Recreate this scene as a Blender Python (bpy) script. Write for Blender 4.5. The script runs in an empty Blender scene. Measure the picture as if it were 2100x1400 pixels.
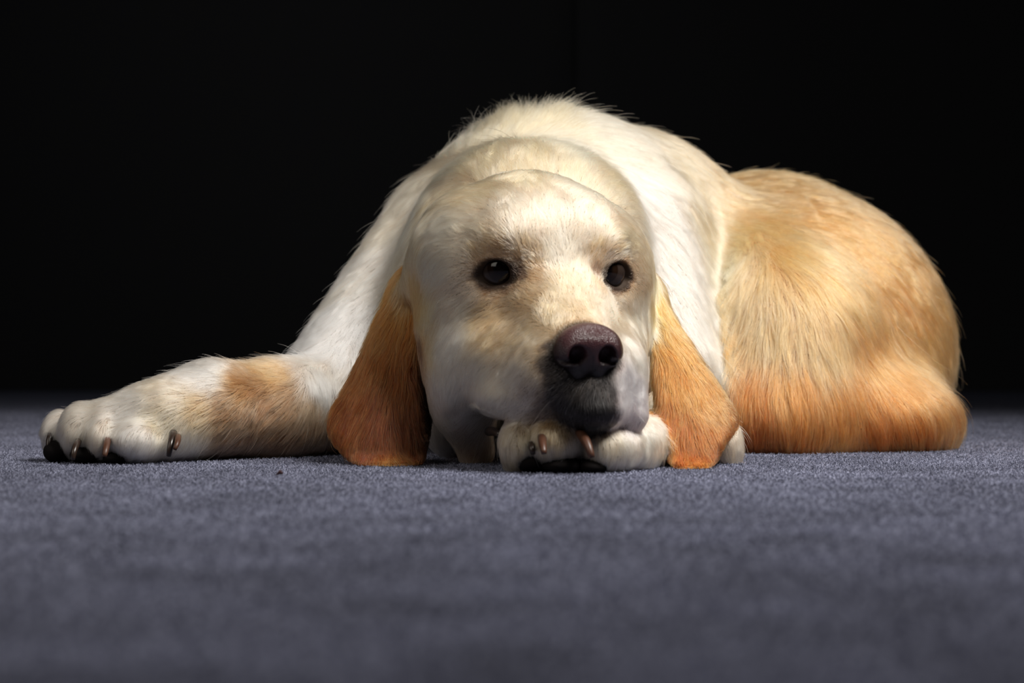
import bpy, math, time
import numpy as np
from mathutils import Vector
from mathutils.bvhtree import BVHTree

T0 = time.time()
CLAY = False
rng = np.random.default_rng(7)
C = bpy.context.scene.collection
scn = bpy.context.scene

# ------------------------------------------------------------------ camera
FPX, CX, CY, CAMH, HORIZ = 3300.0, 1050.0, 700.0, 0.063, 760.0
PITCH = math.atan((HORIZ - CY) / FPX)
CAM = np.array([0.0, 0.0, CAMH])
c_f = np.array([0, math.cos(PITCH), math.sin(PITCH)])
c_u = np.array([0, -math.sin(PITCH), math.cos(PITCH)])
cam_d = bpy.data.cameras.new('camera')
cam = bpy.data.objects.new('camera', cam_d)
C.objects.link(cam)
cam.location = CAM
cam.rotation_euler = (math.pi / 2 + PITCH, 0, 0)
cam_d.sensor_width = 36.0
cam_d.lens = FPX / 2100 * 36.0
cam_d.clip_start = 0.01
cam_d.dof.use_dof = True
cam_d.dof.focus_distance = 1.10
cam_d.dof.aperture_fstop = 8.0
scn.camera = cam

# ------------------------------------------------------------------ view, world, lights
scn.view_settings.view_transform = 'Standard'
scn.view_settings.look = 'None'
scn.view_settings.gamma = 1.0
scn.view_settings.use_curve_mapping = False
scn.view_settings.exposure = 0.0
w = bpy.data.worlds.new('world')
scn.world = w
w.use_nodes = True
w.node_tree.nodes['Background'].inputs['Color'].default_value = (0.5, 0.52, 0.6, 1)
w.node_tree.nodes['Background'].inputs['Strength'].default_value = 0.006


def area_light(name, loc, target, size, power, color=(1, 1, 1), spread=math.pi):
    ld = bpy.data.lights.new(name, 'AREA')
    ld.shape = 'RECTANGLE'
    ld.size, ld.size_y = size
    ld.energy = power
    ld.color = color
    ld.spread = spread
    o = bpy.data.objects.new(name, ld)
    C.objects.link(o)
    o.location = loc
    o.rotation_euler = (Vector(target) - Vector(loc)).to_track_quat('-Z', 'Y').to_euler()
    return o


area_light('key_softbox', (0.74, 0.60, 1.38), (0.08, 1.13, 0.05), (0.55, 0.55), 9.2, (1.0, 0.965, 0.91), math.radians(80))
area_light('fill_softbox', (-1.3, 0.1, 1.3), (0.0, 1.2, 0.1), (1.2, 1.2), 4.2, (1.0, 0.93, 0.83), math.radians(120))

area_light('backdrop_light', (-0.9, 2.2, 2.4), (-0.6, 5.0, 0.5), (0.4, 0.4), 2.2, (1, 1, 1), math.radians(120))  # unseen lamp added to give the backdrop a faint glow

# ------------------------------------------------------------------ helpers
def W(px, py, d):
    """world point seen at pixel px,py whose world y is d"""
    u, v = (px - CX) / FPX, (CY - py) / FPX
    D = c_f + u * np.array([1, 0, 0]) + v * c_u
    return CAM + D * (d / D[1])


def proj(P):
    Q = P - CAM
    z = Q @ c_f
    return CX + FPX * Q[:, 0] / z, CY - FPX * (Q @ c_u) / z, z


def L(px, d):
    return px * d / FPX


def srgb(r, g, b):
    c = np.array([r, g, b], float) / 255
    return np.where(c <= 0.04045, c / 12.92, ((c + 0.055) / 1.055) ** 2.4)


def tag(o, label=None, cat=None, group=None, kind=None):
    if label: o['label'] = label
    if cat: o['category'] = cat
    if group: o['group'] = group
    if kind: o['kind'] = kind
    return o


def mesh_obj(name, V, F, mat=None, parent=None, smooth=True):
    me = bpy.data.meshes.new(name)
    V = np.asarray(V, np.float32)
    F = np.asarray(F, np.int32)
    k = F.shape[1]
    me.vertices.add(len(V)); me.vertices.foreach_set('co', V.ravel())
    me.loops.add(F.size); me.loops.foreach_set('vertex_index', F.ravel())
    me.polygons.add(len(F)); me.polygons.foreach_set('loop_start', np.arange(len(F), dtype=np.int32) * k)
    me.update(calc_edges=True)
    if smooth:
        me.polygons.foreach_set('use_smooth', np.ones(len(F), bool))
    if mat: me.materials.append(mat)
    o = bpy.data.objects.new(name, me)
    C.objects.link(o)
    if parent: o.parent = parent
    return o


def node_mat(name):
    m = bpy.data.materials.new(name)
    m.use_nodes = True
    nt = m.node_tree
    return m, nt, nt.nodes['Principled BSDF']


# ------------------------------------------------------------------ implicit modelling
class Ell:
    def __init__(s, c, r, R=None):
        s.c = np.asarray(c, float); s.r = np.asarray(r, float); s.R = R
        s.bc = s.c; s.br = s.r.max()

    def __call__(s, P):
        q = P - s.c
        if s.R is not None: q = q @ s.R
        a = q / s.r
        k0 = np.sqrt((a * a).sum(1)); b = a / s.r
        k1 = np.sqrt((b * b).sum(1)) + 1e-9
        return k0 * (k0 - 1) / k1


class Cone:
    """round cone from a to b"""
    def __init__(s, a, b, ra, rb):
        s.a = np.asarray(a, float); s.b = np.asarray(b, float); s.ra, s.rb = ra, rb
        s.bc = (s.a + s.b) / 2; s.br = np.linalg.norm(s.b - s.a) / 2 + max(ra, rb)

    def __call__(s, P):
        ab = s.b - s.a
        h = np.clip(((P - s.a) @ ab) / (ab @ ab), 0, 1)
        q = P - s.a - h[:, None] * ab
        return np.sqrt((q * q).sum(1)) - (s.ra + (s.rb - s.ra) * h)


def poly_sdf(x, y, pts):
    d = np.full(len(x), 1e18); s = np.ones(len(x))
    n = len(pts)
    for i in range(n):
        ax, ay = pts[i]; bx, by = pts[i - 1]
        ex, ey = bx - ax, by - ay
        wx, wy = x - ax, y - ay
        t = np.clip((wx * ex + wy * ey) / (ex * ex + ey * ey), 0, 1)
        dx, dy = wx - ex * t, wy - ey * t
        d = np.minimum(d, dx * dx + dy * dy)
        c1 = y >= ay; c2 = y < by; c3 = ex * wy > ey * wx
        flip = (c1 & c2 & c3) | (~c1 & ~c2 & ~c3)
        s = np.where(flip, -s, s)
    return s * np.sqrt(d)


def smooth_poly(pts, it=2):
    p = np.array(pts, float)
    for _ in range(it):
        q = np.roll(p, -1, 0)
        p = np.stack([0.75 * p + 0.25 * q, 0.25 * p + 0.75 * q], 1).reshape(-1, 2)
    return p


class Flap:
    """an ear: outline with real thickness on a bent sheet; depth(px,py) gives the sheet"""
    def __init__(s, pts, depth, th):
        s.pts = smooth_poly(pts); s.depth = depth; s.th = th
        c = s.pts.mean(0); s.bc = W(c[0], c[1], float(depth(np.array([c[0]]), np.array([c[1]]))[0]))
        s.br = 0.085

    def __call__(s, P):
        x, y, z = proj(P)
        z = np.maximum(z, 0.05)
        d2 = poly_sdf(x, y, s.pts) * z / FPX + s.th
        dn = P[:, 1] - s.depth(x, y)
        a = np.maximum(d2, 0)
        # rounded edge slab
        return np.where(d2 > 0, np.sqrt(a * a + dn * dn) - s.th, np.abs(dn) - s.th)


def smin(a, b, k):
    if k <= 0: return np.minimum(a, b)
    h = np.maximum(k - np.abs(a - b), 0) / k
    return np.minimum(a, b) - h * h * k * 0.25


def field(ops, P, cull=True, band=0.03, want_group=False):
    res = np.full(len(P), 1.0)
    grp = np.zeros(len(P), np.int8)
    best = np.full(len(P), 1.0)
    acc = None
    for kind, g, k, sh in ops:
        if kind == 'new':          # the head is its own blend, joined to the body with a tight crease
            acc = res; res = np.full(len(P), 1.0)
            continue
        if cull:
            rr = sh.br + abs(k) + band
            idx = np.nonzero((np.abs(P - sh.bc) < rr).all(1))[0]
            if len(idx) == 0: continue
            Q = P[idx]
        else:
            idx = slice(None); Q = P
        d = sh(Q)
        if kind == '+':
            if want_group:
                b = best[idx]; m = d < b
                gg = grp[idx]; gg[m] = g; grp[idx] = gg
                best[idx] = np.where(m, d, b)
            res[idx] = smin(res[idx], d, k)
        else:
            res[idx] = -smin(-res[idx], d, k)
    if acc is not None: res = smin(acc, res, 0.004)
    return (res, grp) if want_group else res


def surface_nets(G, org, h):
    """G: 3-D field, returns vertices and quads"""
    S = G < 0
    nx, ny, nz = G.shape
    c = S[:-1, :-1, :-1].astype(np.uint8)
    tot = np.zeros_like(c)
    for i in (0, 1):
        for j in (0, 1):
            for k in (0, 1):
                tot += S[i:nx - 1 + i, j:ny - 1 + j, k:nz - 1 + k]
    cells = np.argwhere((tot > 0) & (tot < 8))
    vid = np.full(tot.shape, -1, np.int32)
    vid[tuple(cells.T)] = np.arange(len(cells))
    acc = np.zeros((len(cells), 3)); cnt = np.zeros(len(cells))
    corners = [(i, j, k) for i in (0, 1) for j in (0, 1) for k in (0, 1)]
    val = {cc: G[cells[:, 0] + cc[0], cells[:, 1] + cc[1], cells[:, 2] + cc[2]] for cc in corners}
    for a in corners:
        for ax in range(3):
            if a[ax] == 0:
                b = list(a); b[ax] = 1; b = tuple(b)
                va, vb = val[a], val[b]
                m = (va < 0) != (vb < 0)
                t = np.where(m, va / np.where(m, va - vb, 1), 0)
                p = np.array(a, float)[None, :].repeat(len(cells), 0)
                p[:, ax] += t
                acc[m] += p[m]; cnt[m] += 1
    V = (cells + acc / cnt[:, None]) * h + org
    Fs = []
    for ax in range(3):
        sl0 = [slice(None)] * 3; sl1 = [slice(None)] * 3
        sl0[ax] = slice(0, -1); sl1[ax] = slice(1, None)
        s0, s1 = S[tuple(sl0)], S[tuple(sl1)]
        e = np.argwhere(s0 != s1)
        u, v = [(1, 2), (2, 0), (0, 1)][ax]
        e = e[(e[:, u] > 0) & (e[:, v] > 0) & (e[:, u] < G.shape[u] - 1) & (e[:, v] < G.shape[v] - 1)]
        inside = s0[tuple(e.T)]
        def cell(du, dv):
            q = e.copy(); q[:, u] += du; q[:, v] += dv
            return vid[tuple(q.T)]
        quad = np.stack([cell(-1, -1), cell(0, -1), cell(0, 0), cell(-1, 0)], 1)
        quad[~inside] = quad[~inside][:, ::-1]
        Fs.append(quad)
    return V, np.concatenate(Fs)


def build_sdf(ops, lo, hi, h, stride=4, band=0.009, ground=None):
    lo = np.array(lo); n = np.ceil((np.array(hi) - lo) / h / stride).astype(int) * stride + 1
    ax = [lo[i] + h * np.arange(n[i]) for i in range(3)]
    cx = [a[::stride] for a in ax]
    Pc = np.stack(np.meshgrid(*cx, indexing='ij'), -1).reshape(-1, 3)
    Gc = field(ops, Pc, cull=False).reshape([len(a) for a in cx])
    G = Gc.astype(np.float32)
    for d in range(3):                                # linear upsample
        m = G.shape[d]
        t = np.arange(n[d]) / stride
        i0 = np.minimum(t.astype(int), m - 2); f = (t - i0).astype(np.float32)
        shp = [1, 1, 1]; shp[d] = -1
        G = np.take(G, i0, d) * (1 - f.reshape(shp)) + np.take(G, i0 + 1, d) * f.reshape(shp)
    idx = np.argwhere(np.abs(G) < band)
    for s in range(0, len(idx), 600000):
        ii = idx[s:s + 600000]
        G[tuple(ii.T)] = field(ops, lo + ii * h, cull=True)
    if ground is not None:
        G = np.maximum(G, (ground - ax[2])[None, None, :].astype(np.float32))
    return G, lo


def refine(V, ops, it=2, ground=None):
    e = 4e-4
    for _ in range(it):
        f = field(ops, V)
        g = np.stack([field(ops, V + e * np.eye(3)[i]) - f for i in range(3)], 1) / e
        gg = (g * g).sum(1)
        step = -f[:, None] * g / np.maximum(gg, 0.25)[:, None]
        nrm = np.linalg.norm(step, axis=1)
        step *= np.minimum(1, 0.0012 / np.maximum(nrm, 1e-9))[:, None]
        ok = np.ones(len(V), bool) if ground is None else V[:, 2] > ground + 0.0015
        V[ok] += step[ok]
    return V


def trilin(G, org, h, P):
    q = (P - org) / h
    i = np.floor(q).astype(int)
    for a in range(3): i[:, a] = np.clip(i[:, a], 0, G.shape[a] - 2)
    f = np.clip(q - i, 0, 1)
    out = 0
    for a in (0, 1):
        for b in (0, 1):
            for c in (0, 1):
                wgt = (f[:, 0] if a else 1 - f[:, 0]) * (f[:, 1] if b else 1 - f[:, 1]) * (f[:, 2] if c else 1 - f[:, 2])
                out = out + wgt * G[i[:, 0] + a, i[:, 1] + b, i[:, 2] + c]
    return out


_nl = {}
def vnoise(P, scale, seed):
    """smooth vector value noise in [-1,1], scale in metres"""
    if seed not in _nl:
        _nl[seed] = np.random.default_rng(seed).uniform(-1, 1, (64, 64, 64, 3)).astype(np.float32)
    N = _nl[seed]
    q = P / scale + 100
    i = np.floor(q).astype(int); f = q - i
    f = f * f * (3 - 2 * f)
    out = 0
    for a in (0, 1):
        for b in (0, 1):
            for c in (0, 1):
                wgt = (f[:, 0] if a else 1 - f[:, 0]) * (f[:, 1] if b else 1 - f[:, 1]) * (f[:, 2] if c else 1 - f[:, 2])
                out = out + wgt[:, None] * N[(i[:, 0] + a) % 64, (i[:, 1] + b) % 64, (i[:, 2] + c) % 64]
    return out


# ------------------------------------------------------------------ the setting
fm, nt, bs = node_mat('carpet_backing')
tc = nt.nodes.new('ShaderNodeTexCoord')
n1 = nt.nodes.new('ShaderNodeTexNoise'); n1.inputs['Scale'].default_value = 1200; n1.inputs['Detail'].default_value = 3
n2 = nt.nodes.new('ShaderNodeTexNoise'); n2.inputs['Scale'].default_value = 26; n2.inputs['Detail'].default_value = 4
cr = nt.nodes.new('ShaderNodeValToRGB')
cr.color_ramp.elements[0].position = 0.3; cr.color_ramp.elements[1].position = 0.72
cr.color_ramp.elements[0].color = (*srgb(84, 86, 100), 1); cr.color_ramp.elements[1].color = (*srgb(136, 139, 158), 1)
mx = nt.nodes.new('ShaderNodeMix'); mx.data_type = 'RGBA'; mx.blend_type = 'MULTIPLY'; mx.inputs['Factor'].default_value = 1
cr2 = nt.nodes.new('ShaderNodeValToRGB')
cr2.color_ramp.elements[0].position = 0.3; cr2.color_ramp.elements[1].position = 0.7
cr2.color_ramp.elements[0].color = (0.82, 0.82, 0.84, 1); cr2.color_ramp.elements[1].color = (1, 1, 1, 1)
bp = nt.nodes.new('ShaderNodeBump'); bp.inputs['Strength'].default_value = 0.9; bp.inputs['Distance'].default_value = 0.002
lk = nt.links.new
lk(tc.outputs['Object'], n1.inputs['Vector']); lk(tc.outputs['Object'], n2.inputs['Vector'])
lk(n1.outputs['Fac'], cr.inputs['Fac']); lk(n2.outputs['Fac'], cr2.inputs['Fac'])
lk(cr.outputs['Color'], mx.inputs[6]); lk(cr2.outputs['Color'], mx.inputs[7])
lk(mx.outputs[2], bs.inputs['Base Color']); lk(n1.outputs['Fac'], bp.inputs['Height']); lk(bp.outputs['Normal'], bs.inputs['Normal'])
bs.inputs['Roughness'].default_value = 1.0
bs.inputs['Specular IOR Level'].default_value = 0.0
floor = mesh_obj('floor', [(-7, -2, 0), (7, -2, 0), (7, 5.6, 0), (-7, 5.6, 0)], [(0, 1, 2, 3)], fm, smooth=False)
tag(floor, 'blue grey needle felt carpet under the dog', kind='structure')

wm, nt, bs = node_mat('black_backdrop')
bs.inputs['Base Color'].default_value = (0.045, 0.045, 0.047, 1)
bs.inputs['Roughness'].default_value = 1.0; bs.inputs['Specular IOR Level'].default_value = 0.0
# hanging backdrop: two widths of cloth meeting in a narrow recessed seam, with shallow folds
xs = np.concatenate([np.linspace(-7, 0.185, 90), [0.190, 0.2, 0.205, 0.215, 0.220], np.linspace(0.225, 7, 80)])
off = 0.025 * np.sin(xs * 2.1) + 0.012 * np.sin(xs * 5.3 + 1)
off[90:95] += [0.004, 0.012, 0.016, 0.012, 0.004]
V = [(x, 5.0 + o, z) for z in (0, 3.2) for x, o in zip(xs, off)]
n = len(xs)
back = mesh_obj('wall_back', V, [(i, i + 1, n + i + 1, n + i) for i in range(n - 1)], wm)
tag(back, 'black cloth studio backdrop behind the dog', kind='structure')

# ------------------------------------------------------------------ the dog: body as one implicit surface
YAW, PIT = math.radians(14), math.radians(13)
h_f = np.array([math.sin(YAW) * math.cos(PIT), -math.cos(YAW) * math.cos(PIT), -math.sin(PIT)])
h_r = np.array([math.cos(YAW), math.sin(YAW), 0])
h_v = np.array([math.sin(YAW) * math.sin(PIT), -math.cos(YAW) * math.sin(PIT), math.cos(PIT)])
HR = np.stack([h_r, h_v, h_f], 1)          # columns
HO = W(1133, 556, 1.035)


def H(u, v, w_):
    return HO + 0.01 * (HR @ np.array([u, v, w_], float))


BODY, HEAD, LEGL, LEGR, EARL, EARR = range(6)
ops = []


def add(g, k, sh): ops.append(('+', g, k, sh))
def sub(k, sh): ops.append(('-', 0, k, sh))
def E(px, py, d, rx, rz, ry): return Ell(W(px, py, d), (rx, ry, rz))
def K(p, q): return Cone(W(*p[:3]), W(*q[:3]), L(p[3], p[2]), L(q[3], q[2]))
def chain(g, k, pts):
    for a, b in zip(pts[:-1], pts[1:]): add(g, k, K(a, b))


# torso, rump, haunch
add(BODY, 0, K((1180, 540, 1.42, 285), (1262, 556, 1.45, 292)))
add(BODY, 0.02, K((1300, 620, 1.47, 240), (1560, 650, 1.56, 250)))
add(BODY, 0.02, K((1558, 632, 1.56, 276), (1600, 650, 1.56, 270)))
add(BODY, 0.05, E(1698, 740, 1.45, 0.103, 0.105, 0.150))
add(BODY, 0.05, E(1585, 745, 1.38, 0.095, 0.115, 0.160))
add(BODY, 0.06, E(1640, 640, 1.47, 0.105, 0.100, 0.13))
add(BODY, 0.03, E(1765, 866, 1.31, 0.078, 0.045, 0.085))
add(BODY, 0.04, E(1570, 868, 1.29, 0.07, 0.05, 0.090))
# tail, curled behind the rump
chain(BODY, 0.03, [(1770, 820, 1.62, 70), (1750, 862, 1.76, 44), (1620, 880, 1.86, 36), (1450, 890, 1.90, 22)])
# withers and neck
add(BODY, 0.05, E(1110, 520, 1.36, 0.125, 0.108, 0.12))
add(BODY, 0.03, E(1085, 530, 1.25, 0.094, 0.091, 0.10))
add(BODY, 0.03, E(1060, 640, 1.24, 0.095, 0.085, 0.10))
# right shoulder
add(BODY, 0.02, K((1300, 500, 1.32, 150), (1375, 760, 1.24, 98)))
# left shoulder and upper arm
add(BODY, 0.02, K((905, 500, 1.34, 130), (700, 790, 1.24, 122)))
# chest between the legs
add(BODY, 0.02, K((930, 860, 1.15, 60), (1200, 860, 1.2, 70)))
add(BODY, 0.02, E(1010, 800, 1.18, 0.06, 0.05, 0.06))
# left foreleg
chain(LEGL, 0.02, [(690, 830, 1.21, 100), (560, 842, 1.17, 92), (430, 838, 1.13, 84), (330, 862, 1.105, 70), (225, 874, 1.095, 57)])
for px, py, d, rx, rz in [(126, 890, 1.115, 34, 47), (168, 884, 1.096, 42, 58), (216, 897, 1.086, 27, 46), (283, 903, 1.080, 50, 42)]:
    add(LEGL, 0.007, E(px, py, d, L(rx, d), L(rz, d), 0.020))
# right foreleg under the chin
chain(LEGR, 0.015, [(1400, 850, 1.18, 68), (1390, 895, 1.09, 58), (1290, 912, 1.03, 52), (1190, 905, 1.015, 48)])
add(LEGR, 0.01, E(1475, 915, 1.10, 0.014, 0.02, 0.03))
for px, py, d, rx, rz in [(1064, 912, 1.000, 35, 55), (1136, 903, 0.990, 52, 53), (1236, 918, 0.995, 42, 48)]:
    add(LEGR, 0.007, E(px, py, d, L(rx, d), L(rz, d), 0.022))
add(LEGR, 0.015, E(1265, 915, 1.015, L(60, 1.0), L(48, 1.0), 0.03))
add(LEGR, 0.010, E(1120, 898, 1.02, L(85, 1.02), L(44, 1.02), 0.03))
ops.append(('new', 0, 0, None))


# head (cm in the head's own frame)
def HE(u, v, w_, ru, rv, rw, k=1.0, both=True, rot=None, g=HEAD):
    R = HR if rot is None else HR @ rot
    for s in ((1, -1) if both and u != 0 else (1,)):
        Rr = R
        if s < 0 and rot is not None:
            m = rot.copy(); m = np.diag([-1, 1, 1]) @ m @ np.diag([-1, 1, 1]); Rr = HR @ m
        add(g, k * 0.01, Ell(H(s * u, v, w_), np.array([ru, rv, rw]) * 0.01, Rr))


def HC(a, b, ra, rb, k=1.0):
    for s in ((1, -1) if a[0] != 0 or b[0] != 0 else (1,)):
        add(HEAD, k * 0.01, Cone(H(s * a[0], *a[1:]), H(s * b[0], *b[1:]), ra * 0.01, rb * 0.01))


HE(-0.3, 0.2, -5.2, 6.2, 5.6, 7.0, 0.4, both=False)   # cranium
HE(2.2, 1.3, -2.0, 3.2, 3.4, 3.6, 1.5)                # frontal domes
HE(4.8, -1.2, -4.6, 3.2, 4.8, 5.0, 1.5)               # cheeks and temples
HE(-4.6, 0.6, -5.4, 3.0, 3.4, 4.6, 1.5, both=False)
HC((0, -0.8, -0.5), (0, -3.3, 6.2), 2.7, 1.8, 1.8)    # bridge
HC((1.0, -2.9, 2.0), (1.0, -4.6, 6.3), 2.8, 2.0, 1.2)
HC((1.9, -5.6, 6.0), (3.0, -5.8, 1.6), 2.0, 2.7, 1.5) # flews
HC((3.0, -5.6, 1.6), (4.6, -4.8, -3.2), 2.7, 3.3, 1.5)
HC((1.5, -6.1, 6.7), (2.5, -7.9, 5.4), 1.6, 1.0, 0.8)
HC((0, -8.1, 6.4), (0, -7.2, 1.0), 1.2, 2.2, 0.5)     # chin, lower jaw
HC((0, -6.6, 0), (0, -5.9, -5), 3.0, 4.0, 1.5)        # throat
HE(2.9, 2.1, -0.2, 1.7, 0.8, 1.2, 1.6)                # brow ridge
HE(3.5, -1.9, 0.1, 1.8, 1.0, 1.3, 1.2)                # under the eye
add(HEAD, 0.010, E(1212, 842, 0.987, L(72, .98), L(42, .98), 0.028))
add(HEAD, 0.014, E(1200, 800, 0.990, L(72, .98), L(62, .98), 0.028))
add(HEAD, 0.018, K((1288, 750, 1.01, 30), (1297, 852, 1.0, 30)))
add(HEAD, 0.025, E(940, 790, 1.065, L(58, 1.06), L(82, 1.06), 0.035))
add(HEAD, 0.020, K((955, 850, 1.075, 48), (975, 925, 1.085, 34)))
add(HEAD, 0.012, E(1065, 815, 1.010, L(85, .98), L(46, .98), 0.030))
# eyes
EYE = [(-3.45, 0.0, 0.1), (3.45, 0.0, 0.1)]
ER = 1.37
def rotY(a):
    c_, s_ = math.cos(a), math.sin(a)
    return np.array([[c_, 0, s_], [0, 1, 0], [-s_, 0, c_]])
for (u, v, w_) in EYE:
    s = 1 if u > 0 else -1
    out = np.array([0.55 * s, 0.05, 1.0]); out /= np.linalg.norm(out)
    add(HEAD, 0.006, Ell(H(u, v, w_), np.array([1.56, 1.44, 1.50]) * 0.01, HR @ rotY(math.atan2(out[0], out[2]))))
for (u, v, w_) in EYE:
    s = 1 if u > 0 else -1
    a = math.atan2(0.55 * s, 1.0)
    c0 = np.array([u, v, w_]) + 1.45 * np.array([math.sin(a), 0.02, math.cos(a)])
    # tilted almond opening
    t = -s * 0.16
    rz = np.array([[math.cos(t), -math.sin(t), 0], [math.sin(t), math.cos(t), 0], [0, 0, 1]])
    sub(0.0015, Ell(H(*c0), np.array([1.04, 0.86, 0.75]) * 0.01, HR @ rotY(a) @ rz))
    Re = HR @ rotY(a)
    for (x1, y1, r1) in ((1.72 * s, -0.62, .0010), (-1.40 * s, -0.40, .0010)):
        sub(0.002, Cone(H(*c0) + 0.01 * (Re @ np.array([x1 * .35, -.18, 0])), H(*c0) + 0.01 * (Re @ np.array([x1, y1, -.15])), 0.0050, r1))
# mouth line and philtrum
sub(0.004, Cone(H(-0.2, -7.3, 8.0), H(-4.2, -8.9, 3.5), 0.0024, 0.0024))
sub(0.004, Cone(H(0.2, -7.3, 8.0), H(4.2, -8.9, 3.5), 0.0024, 0.0024))
sub(0.002, Cone(H(0, -5.9, 8.9), H(0, -7.2, 8.2), 0.0012, 0.0016))


# ears
def earL_depth(x, y):
    t = np.clip((957 - y) / 390, 0, 1.1)
    mid = 790 + 45 * t
    return 1.056 + 0.050 * t ** 1.2 + 0.010 * ((x - mid) / 90) ** 2 - 0.012 * np.clip((y - 925) / 32, 0, 1) ** 2 \
        + 0.022 * np.clip((x - 856) / 22, 0, 1) ** 1.5 * np.clip((905 - y) / 40, 0, 1)


def earR_depth(x, y):
    t = np.clip((963 - y) / 370, 0, 1.1)
    mid = 1425 - 75 * t
    return 1.028 + 0.080 * t ** 1.1 + 0.012 * ((x - mid) / 90) ** 2 - 0.012 * np.clip((y - 930) / 32, 0, 1) ** 2


EL = [(835, 535), (805, 575), (780, 640), (752, 700), (722, 770), (688, 828), (672, 866), (680, 900), (706, 930), (730, 952),
      (800, 956), (866, 954), (874, 930), (886, 870), (886, 835), (874, 760), (868, 700), (872, 640), (870, 590), (868, 540)]
ERp = [(1310, 560), (1300, 590), (1326, 640), (1334, 700), (1340, 770), (1348, 840), (1358, 900), (1374, 958), (1410, 962), (1462, 958),
       (1476, 922), (1502, 888), (1513, 866), (1504, 838), (1474, 792), (1436, 742), (1406, 692), (1374, 640), (1350, 580), (1335, 555)]
add(EARL, 0.006, Flap(EL, earL_depth, 0.0045))
add(EARR, 0.006, Flap(ERp, earR_depth, 0.0045))
# ear roots joining the skull
add(HEAD, 0.012, Cone(H(-6.0, 0.2, -4.4), W(846, 600, 1.10), 0.022, 0.010))
add(HEAD, 0.012, Cone(H(5.6, -0.2, -4.4), W(1330, 610, 1.115), 0.018, 0.009))

for nm, p in (('eyeL', H(-3.75, 0, .1)), ('eyeR', H(3.75, 0, .1)), ('nose', H(0, -3.2, 9.0)), ('top', H(0, 6, -4))):
    x, y, z = proj(p[None]); print('LM', nm, x, y, p)

HV = 0.002
GND = 0.0006
G, ORG = build_sdf(ops, (-0.37, 0.87, -0.008), (0.47, 2.02, 0.31), HV, ground=GND)
print('sdf', time.time() - T0)
V, F = surface_nets(G, ORG, HV)
print('mesh', len(V), len(F), time.time() - T0)
V = refine(V, ops, 2, GND)
V[:, 2] = np.maximum(V[:, 2], GND)
_, vgrp = field(ops, V, want_group=True)
print('refined', time.time() - T0)

dog = bpy.data.objects.new('dog', None)
C.objects.link(dog)
dog.location = (0.1, 1.2, 0)
tag(dog, 'golden retriever lying on grey carpet, chin resting on its paw, brown ears', 'dog')
OFF = np.array([0.1, 1.2, 0.0])


def raycast(px, py):
    u, v = (px - CX) / FPX, (CY - py) / FPX
    D = c_f + u * np.array([1, 0, 0]) + v * c_u
    D /= np.linalg.norm(D)
    ts = np.arange(0.85, 1.9, 0.001)
    g = trilin(G, ORG, HV, CAM + ts[:, None] * D)
    hit = np.nonzero(g < 0)[0]
    if len(hit) == 0:
        k = np.argmin(g)
    else:
        k = hit[0]
    return CAM + ts[k] * D


def grad(P, e=0.0015):
    g = np.stack([trilin(G, ORG, HV, P + e * np.eye(3)[i]) - trilin(G, ORG, HV, P - e * np.eye(3)[i]) for i in range(3)], 1)
    return g / (np.linalg.norm(g, axis=1)[:, None] + 1e-9)


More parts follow.
